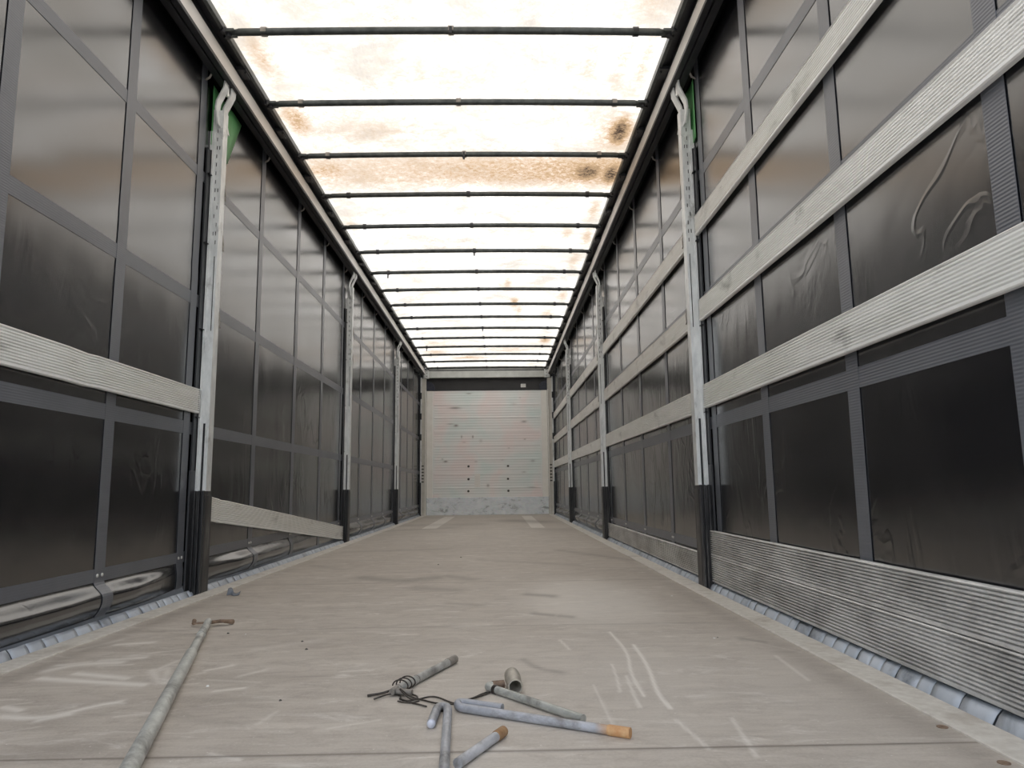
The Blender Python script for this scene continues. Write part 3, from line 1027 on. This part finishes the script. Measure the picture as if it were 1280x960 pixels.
def make_post(s):
    """post on side s; local x = outward*s from the deck edge, y along the trailer (0 = face to the rear), z up"""
    r = empty('side_post', (s * WX, POSTS[0], 0))
    X = lambda u: s * u
    # bright galvanised profile with slots
    runs = []
    z = 2.48
    while z > 1.80:
        runs.append((z - 0.022, z))
        z -= 0.048
    zb, hr = slots(0.84, 2.54, [(1.32, 1.72)] + runs[::-1])
    us = [0.0, 0.012, 0.017, 0.026, 0.031, 0.052]
    holes = set()
    for n_, j in enumerate(hr):
        if n_ == 0:
            holes.add((1, j))
        elif n_ % 5 == 2:
            holes.add((1, j))
            holes.add((3, j))
        elif n_ > 8:
            holes.add((3, j))
        else:
            holes.add((1 if n_ % 2 else 3, j))
    face = perforated(us, zb, holes, lambda u, v, w: (X(u), w, v), 0.004)
    face.box(X(0.043), X(0.052), -0.007, 0.0, 0.50, 2.54)
    face.box(X(0.0), X(0.004), 0.004, 0.062, 0.50, 2.54)
    face.box(X(0.048), X(0.052), 0.004, 0.062, 0.50, 2.54)
    face.box(X(0.0), X(0.018), 0.0, 0.004, 0.50, 0.84)
    face.box(X(0.030), X(0.052), 0.0, 0.004, 0.50, 0.84)
    face.build('steel_profile', M_GALV, r)
    MB().box(X(0.005), X(0.047), 0.010, 0.014, 0.48, 2.52).build('backing_web', M_BLACK, r)
    # black perforated pillar strip outward of it
    pm_mat = M_BLACK if s < 0 else M_SLATE
    rs = []
    z = 0.56
    while z < 2.24:
        rs.append((z, z + 0.014))
        z += 0.05
    zb, hr = slots(0.44, 2.30, rs)
    pm = perforated([0.053, 0.057, 0.062, 0.066], zb, {(1, j) for j in hr}, lambda u, v, w: (X(u), 0.006 + w, v), 0.004)
    pm.build('pillar_strip', pm_mat, r)
    MB().box(X(0.056), X(0.064), -0.05, 0.105, 0.44, 2.30).build('pillar_web', M_BLACK, r)
    for z in (0.66, 0.69, 0.80, 1.03, 1.16, 1.24, 1.57, 1.70, 1.97, 2.1):
        MB().ball((X(0.0645), 0.005, z), 0.0055, 8, sy=0.5).build('rivet', M_RIVET, r)
    # pockets that take the slat ends
    for z in (0.885, 1.34, 1.80, 2.18):
        for q in (-1, 1):
            p = MB()
            y0, y1 = (0.106, 0.146) if q > 0 else (-0.040, -0.001)
            p.box(X(0.062), X(0.066), y0, y1, z - 0.014, z + 0.13)
            p.box(X(0.044), X(0.066), y0, y1, z - 0.018, z - 0.014)
            if q < 0:
                p.box(X(0.053), X(0.064), y1 - 0.004, y1, z - 0.014, z + 0.13)
            p.build('slat_pocket', M_BLACK, r)
    # heavy black foot with ridges
    ft = MB()
    ft.box(X(0.004), X(0.052), -0.006, 0.085, -0.10, 0.50)
    for u0, u1 in ((0.001, 0.012), (0.021, 0.030), (0.043, 0.054)):
        ft.box(X(u0), X(u1), -0.022, -0.004, -0.10, 0.502)
    ft.box(X(0.0002), X(0.006), 0.0, 0.085, -0.10, 0.48)
    ft.build('foot', M_FOOT, r, bevel=0.0025)
    MB().box(X(0.052), X(0.063), -0.065, 0.03, -0.04, 0.60).build('foot_guard', M_BLACK, r, bevel=0.003)
    # curved head hooks reaching up to the roof rail
    for dy, wd, du in ((-0.015, 0.026, -0.004), (0.065, 0.030, -0.012)):
        h = MB()
        cv = [(0.018, 2.44), (0.028, 2.49), (0.034, 2.535), (0.030, 2.575), (0.010, 2.62), (-0.006, 2.655), (-0.010, 2.695)]
        cv = [(u + du, z) for u, z in cv]
        n_ = len(cv)
        vs = []
        for yv in (dy - wd, dy + wd):
            vs += [(X(u - 0.003), yv, z) for u, z in cv] + [(X(u + 0.005), yv, z) for u, z in cv]
        fs = []
        for i in range(n_ - 1):
            fs += [(i, i + 1, 2 * n_ + i + 1, 2 * n_ + i), (n_ + i, 3 * n_ + i, 3 * n_ + i + 1, n_ + i + 1), (i, n_ + i, n_ + i + 1, i + 1), (2 * n_ + i, 2 * n_ + i + 1, 3 * n_ + i + 1, 3 * n_ + i)]
        fs += [(0, 2 * n_, 3 * n_, n_), (n_ - 1, 2 * n_ - 1, 4 * n_ - 1, 3 * n_ - 1)]
        h.add(vs, fs)
        h.build('head_hook', M_GALV, r, smooth=True, auto=0.7)
    MB().tube([(X(0.0), -0.02, 2.655), (X(0.0), 0.07, 2.655)], 0.007, 10).tube([(X(-0.006), 0.02, 2.63), (X(-0.006), 0.02, 2.684)], 0.008, 10).build('hook_pin', M_RIVET, r)
    MB().box(X(0.053), X(0.068), -0.004, 0.004, 2.30, 2.42).build('head_plate', M_GALV, r, bevel=0.002)
    for z in (2.06, 1.78, 1.36):
        MB().tube([(X(0.004), 0.06, z + 0.08), (X(-0.003), 0.066, z + 0.04), (X(-0.001), 0.066, z), (X(-0.004), 0.072, z - 0.01)], 0.0035, 8).build('latch_hook', M_CLIP, r, smooth=True)
    return r


post_lab = {(-1, 0): 'galvanised post nearest the camera on the left, holding a level board on its near side',
            (-1, 1): 'galvanised post on the left carrying the low end of the sloping board',
            (-1, 2): 'slim dark post on the left nearest the far wall',
            (1, 0): 'galvanised post nearest the camera on the right, boards on both sides, black scraped foot',
            (1, 1): 'galvanised post on the right between the nearest post and the farthest post',
            (1, 2): 'slim dark post on the right nearest the far wall'}
for s in (-1, 1):
    p0 = make_post(s)
    for k, y in enumerate(POSTS):
        o = p0 if k == 0 else copy_tree(p0)
        o.location = (s * WX, y, 0)
        tag(o, post_lab[(s, k)], 'post', 'side posts along the deck edges')

# green panel laid on the curtain behind the head of each nearest post
for s, lab in ((-1, 'green panel against the curtain behind the head of the nearest left post'), (1, 'green panel against the curtain behind the head of the nearest right post')):
    gb = MB()
    n_ = 9
    vs = []
    fs = []
    for j, z in enumerate(np.linspace(2.34, 2.68, n_)):
        for i in range(7):
            t = i / 6
            y = 3.64 + t * (0.44 if s < 0 else 0.22) * (0.55 + 0.45 * (z - 2.34) / 0.34) + (0.02 if s < 0 else -0.04)
            vs.append((s * (CXC - curt(s, y, z) - 0.009 - 0.003 * math.sin(t * 9 + z * 3)), y, z))
    for j in range(n_ - 1):
        for i in range(6):
            a = j * 7 + i
            fs.append((a, a + 1, a + 8, a + 7))
    gb.add(vs, fs)
    o = gb.build('strap_or_panel', M_GREEN, smooth=True)
    md = o.modifiers.new('thickness', 'SOLIDIFY')
    md.thickness = 0.002
    tag(o, lab, 'strap', 'green panels at the post heads')


# ------------------------------------------------------------------ slats
def slat(s, y0, y1, zc0, zc1, hgt, mat, label, group, n=11, dents=(), ribs=True):
    """ribbed board from (y0, zc0) to (y1, zc1), zc = bottom height at each end"""
    L = y1 - y0
    T = 0.018
    prof = [(0.0, 0.0)]
    m_ = n * 2
    lip = 0.006
    prof = [(T, 0.0), (0.004, 0.0), (0.0, 0.003), (0.0, lip)]
    z = lip
    st = (hgt - 2 * lip) / n
    for k in range(n):
        prof += [(0.0, z + st * 0.04), (0.0, z + st * 0.50), (0.007, z + st * 0.60), (0.009, z + st * 0.70), (0.0085, z + st * 0.84)]
        z += st
    prof += [(0.0, hgt - lip), (-0.002, hgt - 0.003), (0.001, hgt), (T, hgt)]
    ys_ = sorted(set([0.0, L] + list(np.linspace(0, L, 60))))
    seed = random.uniform(0, 50)

    def shift(y):
        dx = 0.002 * mnoise.noise(Vector((y * 1.3 + seed, 0, 0)))
        dz = zc0 + (zc1 - zc0) * y / L + 0.0012 * mnoise.noise(Vector((0, y * 2 + seed, 3)))
        for dy, depth in dents:
            g_ = math.exp(-((y - dy) / 0.035) ** 2)
            dx += depth * g_
            dz += -0.25 * depth * g_
        if s < 0:
            return (-dx, dz)
        return (dx, dz)
    pr = [(s * x, z) for x, z in prof]
    mb = MB().extrude_y(pr, ys_, shift=shift)
    o = mb.build('side_board', mat, loc=(s * 1.278, y0, 0))
    tag(o, label, 'board', group)
    return o


gR = 'aluminium boards on the right side'
gL = 'aluminium boards on the left side'
e0, e1 = POSTS[0] - 0.035, POSTS[0] + 0.14
f0, f1 = POSTS[1] - 0.035, POSTS[1] + 0.14
g0, g1 = POSTS[2] - 0.035, POSTS[2] + 0.14
YE = YF - 0.14
YS = Y0 + 0.1
# left
slat(-1, YS, e0, 0.888, 0.888, 0.122, M_SLAT_C, 'level ribbed aluminium board with a dent, at mid height beside the nearest left post', gL, 11, dents=((2.62 - YS, 0.012), (2.05 - YS, 0.004)))
slat(-1, e1 - 0.03, f0, 0.350, 0.026, 0.124, M_SLAT_C, 'loose ribbed aluminium board sloping down toward the far wall low on the left', gL, 10, dents=((0.22, 0.008), (0.05, -0.004)))
# right, nearest bay
slat(1, YS, e0, 1.806, 1.806, 0.105, M_SLAT_A, 'topmost of the five boards between the camera and the nearest right post', gR, 10)
slat(1, YS, e0, 1.343, 1.343, 0.112, M_SLAT_C, 'second board from the top between the camera and the nearest right post', gR, 11)
slat(1, YS, e0, 0.888, 0.888, 0.121, M_SLAT_C, 'third board from the top, just above the grey webbing band, before the nearest right post', gR, 11)
slat(1, YS, e0, 0.154, 0.154, 0.122, M_SLAT_B, 'grimy board stacked on another low beside the deck at the near right', gR, 11)
slat(1, YS, e0, 0.026, 0.026, 0.126, M_SLAT_B, 'lowest grimy board just above the deck edge at the near right', gR, 11)
# right, second bay
slat(1, e1, f0, 1.795, 1.806, 0.110, M_SLAT_A, 'topmost of the four boards between the nearest and the middle right posts', gR, 10)
slat(1, e1, f0, 1.343, 1.343, 0.112, M_SLAT_A, 'second board from the top between the nearest and the middle right posts', gR, 11)
slat(1, e1, f0, 0.878, 0.888, 0.120, M_SLAT_C, 'third board from the top between the nearest and the middle right posts', gR, 11)
slat(1, e1, f0, 0.026, 0.026, 0.126, M_SLAT_B, 'lone low board just above the deck between the nearest and the middle right posts', gR, 11, dents=((2.2, 0.006),))
# right, third bay
slat(1, f1, g0, 1.79, 1.806, 0.110, M_SLAT_A, 'topmost of the three boards between the middle and the farthest right posts', gR, 8)
slat(1, f1, g0, 1.335, 1.350, 0.114, M_SLAT_A, 'middle of the three boards between the middle and the farthest right posts', gR, 8)
slat(1, f1, g0, 0.88, 0.888, 0.120, M_SLAT_C, 'lowest of the three boards between the middle and the farthest right posts', gR, 8)
# right, fourth bay
slat(1, g1, YE, 1.806, 1.806, 0.110, M_SLAT_A, 'topmost of the three boards between the farthest right post and the far wall', gR, 8)
slat(1, g1, YE, 1.345, 1.345, 0.114, M_SLAT_A, 'middle of the three boards between the farthest right post and the far wall', gR, 8)
slat(1, g1, YE, 0.88, 0.88, 0.120, M_SLAT_C, 'lowest of the three boards between the farthest right post and the far wall', gR, 8)


# ------------------------------------------------------------------ things lying on the deck
def arc(c, r, a0, a1, n=8, z=0.0):
    return [(c[0] + r * math.cos(a0 + (a1 - a0) * k / n), c[1] + r * math.sin(a0 + (a1 - a0) * k / n), z) for k in range(n + 1)]


def smooth_path(pts, rad=0.02, n=6):
    """round the inner corners of a polyline"""
    pts = [Vector(p) for p in pts]
    out = [pts[0]]
    for i in range(1, len(pts) - 1):
        a, b, c = pts[i - 1], pts[i], pts[i + 1]
        d1 = (a - b).normalized() * min(rad, (a - b).length * 0.49)
        d2 = (c - b).normalized() * min(rad, (c - b).length * 0.49)
        for k in range(n + 1):
            t = k / n
            out.append((1 - t) ** 2 * (b + d1) + 2 * t * (1 - t) * b + t * t * (b + d2))
    out.append(pts[-1])
    return out


# long telescopic pole
pa = Vector((-0.858, 2.80, 0))
pb = Vector((-0.425, 1.37, 0))
dr = (pb - pa).normalized()
ang = math.atan2(dr.y, dr.x)
pole = empty('telescopic_pole', (pa.x, pa.y, 0))
pole.rotation_euler = (0, 0, ang)
tag(pole, 'long galvanised telescopic pole lying on the deck at the lower left', 'pole')
M_POLE = mat_bar('galvanised_pole', (180, 182, 177))
MB().tube([(0.0, 0, 0.018), (0.62, 0, 0.018)], 0.0125, 18).build('inner_tube', M_POLE, pole, smooth=True, auto=1.0)
MB().tube([(0.55, 0, 0.018), (0.56, 0, 0.018), (2.1, 0, 0.018)], [0.0145, 0.0165, 0.0165], 20).build('outer_tube', M_POLE, pole, smooth=True, auto=1.0)
MB().tube([(0.26, 0, 0.018), (0.275, 0, 0.018)], 0.0145, 18).build('collar', M_POLE, pole, smooth=True, auto=1.0)
tip = MB()
tip.box(-0.012, 0.004, -0.050, 0.055, 0.010, 0.016)
tip.tube([(-0.005, -0.05, 0.012), (-0.02, -0.05, 0.022)], 0.008, 8)
tip.tube([(-0.005, 0.01, 0.013), (0.02, 0.045, 0.020), (-0.01, 0.085, 0.010), (-0.03, 0.075, 0.008)], [0.007, 0.006, 0.009, 0.006], 8)
tip.build('hooked_tip', M_RUSTY, pole, bevel=0.001)


def bar_thing(name, pts, r, mat, label, cat, z=None, group=None, rad=0.02):
    """bent bar; the object's x axis runs from the first to the last point"""
    z = r + 0.0005 if z is None else z
    P0 = Vector((pts[0][0], pts[0][1], 0))
    P1 = Vector((pts[-1][0], pts[-1][1], 0))
    d = P1 - P0
    a = math.atan2(d.y, d.x)
    R_ = Matrix.Rotation(-a, 4, 'Z')
    lp = [R_ @ (Vector((p[0], p[1], 0)) - P0) + Vector((0, 0, p[2] if len(p) > 2 else z)) for p in pts]
    t = empty(name, P0)
    t.rotation_euler = (0, 0, a)
    tag(t, label, cat, group)
    sp = smooth_path(lp, rad) if len(lp) > 2 else lp
    MB().tube(sp, r, 14).build('bar', mat, t, smooth=True, auto=1.0)
    return t, lp, R_, P0


G3 = 'loose galvanised bars on the deck'
# straight short tube with a spring clip and wires
t, lp, R_, P0 = bar_thing('locking_pin', [fpt(496, 868), fpt(568, 829)], 0.0105, mat_bar('galvanised_pin', (158, 158, 154)),
                          'short straight galvanised pin with wire coil and spring clip at its near end', 'bar', group=G3)
L = lp[-1].x
MB().tube([(0.30 * L, 0, 0.011), (0.30 * L + 0.003, 0, 0.011)], 0.0112, 14).tube([(0.86 * L, 0, 0.011), (L + 0.003, 0, 0.011)], 0.0115, 14).build('sleeve', M_CLIP, t, smooth=True, auto=1.0)
kn = MB().tube([(-0.022, 0.002, 0.011), (0.008, 0, 0.012)], [0.008, 0.0105], 10)
kn.tube([(-0.008, -0.006, 0.010), (-0.006, -0.045, 0.009)], [0.008, 0.0075], 10)
kn.build('cross_pin', M_CLIP, t, smooth=True, auto=1.0)
co_ = MB()
pts = [(0.012 + 0.0030 * a, 0.019 * math.cos(a), 0.016 + 0.014 * math.sin(a)) for a in np.linspace(0, 6 * PI, 60)]
co_.tube(pts, 0.0018, 6)
co_.build('wire_coil', M_WIRE, t, smooth=True)
cl = MB()
pts = [(-0.065, 0.025, 0.004), (-0.02, 0.01, 0.006), (-0.015, -0.02, 0.004), (-0.045, -0.035, 0.003), (-0.052, -0.055, 0.003), (-0.035, -0.07, 0.003), (-0.01, -0.065, 0.003), (0.0, -0.04, 0.004)]
cl.tube(smooth_path(pts, 0.015), 0.002, 6)
pts = [(-0.04, -0.03, 0.003), (-0.058, -0.07, 0.003), (-0.075, -0.12, 0.003)]
cl.tube(smooth_path(pts, 0.015), 0.002, 6)
pts = [(-0.045, 0.055, 0.004), (-0.02, 0.03, 0.005), (-0.005, 0.012, 0.010)]
cl.tube(smooth_path(pts, 0.01), 0.003, 6)
cl.build('spring_clip', M_WIRE, t, smooth=True)

# wire loops between the pin and the bent bar
q = lambda x, y, z=0.003: (*fpt(x, y), z)
w = MB()
w.tube(smooth_path([q(500, 873, .02), q(512, 876), q(523, 876), q(537, 872), q(548, 873), q(566, 881), q(574, 881)], 0.03), 0.0019, 6)
w.tube(smooth_path([q(500, 872, .02), q(514, 875, .006), q(526, 876), q(545, 881), q(566, 882), q(574, 881), q(580, 877), q(592, 874), q(602, 869), q(609, 867)], 0.03), 0.0019, 6)
w.tube(smooth_path([q(578, 878), q(590, 876, .005), q(603, 871), q(612, 867)], 0.03), 0.0021, 6)
w.tube(smooth_path([q(497, 878), q(504, 880), q(516, 880), q(524, 878)], 0.03), 0.0016, 6)
o = w.build('wire', M_WIRE, smooth=True)
tag(o, 'thin dark twisted wire looping on the deck between the pin and the bent bar', 'wire')

# L bar
t, lp, R_, P0 = bar_thing('bent_bar', [fpt(624, 861), fpt(607, 863), fpt(729, 905)], 0.0095, mat_bar('galvanised_l_bar', (160, 162, 156)),
                          'galvanised bar with a short rusty hooked end, lying beyond the rust-tipped bar', 'bar', group=G3, rad=0.018)
A, B = lp[0], lp[1]
MB().tube([A - (B - A).normalized() * 0.012, A + (B - A) * 0.5], [0.0105, 0.0108], 12).build('rusty_end', M_RUSTY, t, smooth=True, auto=1.0)
C_ = lp[1] + (lp[2] - lp[1]).normalized() * 0.035
D_ = lp[1] + (lp[2] - lp[1]).normalized() * 0.046
MB().tube([C_, D_], 0.0108, 14).build('wire_wrap', M_WIRE, t)

# J bar with rusty tip, folded back on itself
a0 = fpt(628, 891)
b0 = fpt(572, 883)
c0 = fpt(573, 890)
d0 = fpt(787, 923)
t, lp, R_, P0 = bar_thing('bent_bar', [a0, b0, c0, d0], 0.0095, mat_bar('galvanised_j_bar', (150, 153, 160), 0.24, 0.27),
                          'long blue-grey bar folded back at one end with an orange rusty tip', 'bar', group=G3, rad=0.02)
E_ = lp[-1]
dd = (lp[-1] - lp[-2]).normalized()
MB().tube([E_ - dd * 0.045, E_ - dd * 0.042, E_ + dd * 0.002], [0.0098, 0.0108, 0.0108], 14).build('rusty_tip', mat_simple('orange_rust', srgb(186, 132, 84), srgb(212, 176, 132), 0.65, 0, 50), t, smooth=True, auto=1.0)

# U hook
ua, ub, uc, ud = fpt(539, 911), fpt(547, 889), fpt(560, 889), (fpt(561, 958)[0], 1.24)
t, lp, R_, P0 = bar_thing('hook_bar', [ua, ub, uc, ud], 0.0095, mat_bar('galvanised_hook', (158, 160, 164)),
                          'galvanised walking-stick shaped hook bar cut off by the bottom edge of the photo', 'bar', group=G3, rad=0.024)
mid = (lp[1] + lp[2]) / 2
MB().tube([mid + (lp[1] - mid) * 0.25 + Vector((0, 0, -0.001)), mid + (lp[2] - mid) * 0.25 + Vector((0, 0, -0.001))], 0.0100, 12).build('weld', M_WIRE, t, smooth=True, auto=1.0)
MB().ball((lp[0].x, lp[0].y, lp[0].z), 0.0098, 12, sx=0.5).build('end_cap', mat_simple('bright_zinc', srgb(184, 188, 200), srgb(208, 211, 220), 0.4, 0.2, 20), t, smooth=True)

# straight bar with rusty end
pe = fpt(629, 921)
ps = fpt(576, 959)
dd = Vector((ps[0] - pe[0], ps[1] - pe[1], 0)).normalized()
pl2 = (ps[0] + dd.x * 0.012, ps[1] + dd.y * 0.012)
t, lp, R_, P0 = bar_thing('straight_bar', [pe, pl2], 0.0095, mat_bar('galvanised_short_bar', (170, 172, 177)),
                          'straight galvanised bar with a brown rusty end pointing to the right, at the bottom edge', 'bar', group=G3)
MB().tube([(-0.002, 0, 0.0105), (0.03, 0, 0.0105), (0.034, 0, 0.0105)], [0.0104, 0.0106, 0.0097], 14).build('rusty_end', mat_simple('brown_rust', srgb(140, 106, 74), srgb(172, 140, 104), 0.65, 0, 50), t, smooth=True, auto=1.0)

# open metal sleeve
sa = Vector((*fpt(644.5, 870), 0))
sb = Vector((*fpt(640, 855), 0))
d = sb - sa
t = empty('metal_sleeve', sa)
t.rotation_euler = (0, 0, math.atan2(d.y, d.x))
tag(t, 'small open-ended galvanised sleeve lying on the deck beside the hooked bar', 'sleeve')
Ls = d.length
MB_ = MB()
ro = [(-0.0, 0.0165), (0.004, 0.0185), (0.010, 0.0185), (0.013, 0.0160), (0.05, 0.0165), (0.065, 0.019), (0.085, 0.0205), (Ls + 0.005, 0.0195), (Ls + 0.012, 0.014)]
n_ = 22
vs = []
fs = []
prof = ro + [(Ls + 0.012, 0.002)] + [(Ls - 0.004, 0.002), (Ls - 0.004, 0.0125), (0.0, 0.0150)]
for x, r_ in prof:
    for k in range(n_):
        vs.append((x, r_ * math.cos(2 * PI * k / n_), 0.0206 + r_ * math.sin(2 * PI * k / n_)))
m_ = len(prof)
for i in range(m_):
    i2 = (i + 1) % m_
    for k in range(n_):
        k2 = (k + 1) % n_
        fs.append((i * n_ + k, i * n_ + k2, i2 * n_ + k2, i2 * n_ + k))
MB_.add(vs, fs)
MB_.build('sleeve_body', mat_bar('galvanised_sleeve', (164, 158, 146)), t, smooth=True, auto=0.7)

# scrap of torn grey tape
x0, y0 = fpt(283, 745)
x1, y1 = fpt(300, 744)
db = MB()
vs = []
fs = []
nn = 9
for i in range(nn):
    tt = i / (nn - 1)
    for j, (oy, oz) in enumerate(((0.0, 0.002), (0.012, 0.020), (0.02, 0.034))):
        vs.append((x0 + (x1 - x0) * tt, y0 + oy + 0.012 * math.sin(tt * 7), oz * (0.6 + 0.4 * math.sin(tt * 5 + 1)) + 0.001))
for i in range(nn - 1):
    for j in range(2):
        a = i * 3 + j
        fs.append((a, a + 3, a + 4, a + 1))
db.add(vs, fs)
o = db.build('rubber_scrap', M_SKIRT_TOP, smooth=True)
md = o.modifiers.new('thickness', 'SOLIDIFY')
md.thickness = 0.003
tag(o, 'small torn dark grey rubber scrap on the deck near the nearest left post', 'scrap')

# bits of grit, each a small chip lying on the deck
GRIT = [(307, 793), (378, 802), (383, 812), (285, 792), (260, 858), (350, 876), (466, 697), (548, 706), (576, 697), (893, 798), (1045, 818), (840, 745), (897, 797)]
gl = ['by the far end of the long pole', 'in the middle of the deck', 'toward the right edge of the deck', 'far down the deck']
for k, (px, py) in enumerate(GRIT):
    x, y = fpt(px, py)
    r_ = random.uniform(0.003, 0.006)
    b = MB()
    n_ = 6
    vs = [(x + r_ * random.uniform(.6, 1.4) * math.cos(a), y + r_ * random.uniform(.6, 1.4) * math.sin(a), 0.0) for a in np.linspace(0, 2 * PI, n_, endpoint=False)]
    vs += [(a + (x - a) * 0.5, c_ + (y - c_) * 0.5, r_ * random.uniform(.4, .8)) for a, c_, _ in vs]
    fs = [tuple(range(n_ - 1, -1, -1)), tuple(range(n_, 2 * n_))] + [(i, (i + 1) % n_, n_ + (i + 1) % n_, n_ + i) for i in range(n_)]
    b.add(vs, fs)
    light = k in (0, 4, 9, 11)
    o = b.build('grit_chip', M_LABEL if light else M_SCREW)
    tag(o, ('tiny white chip of grit' if light else 'tiny dark chip of grit') + ' scattered on the worn brown deck', 'grit', 'white grit chips on the deck' if light else 'dark grit chips on the deck')
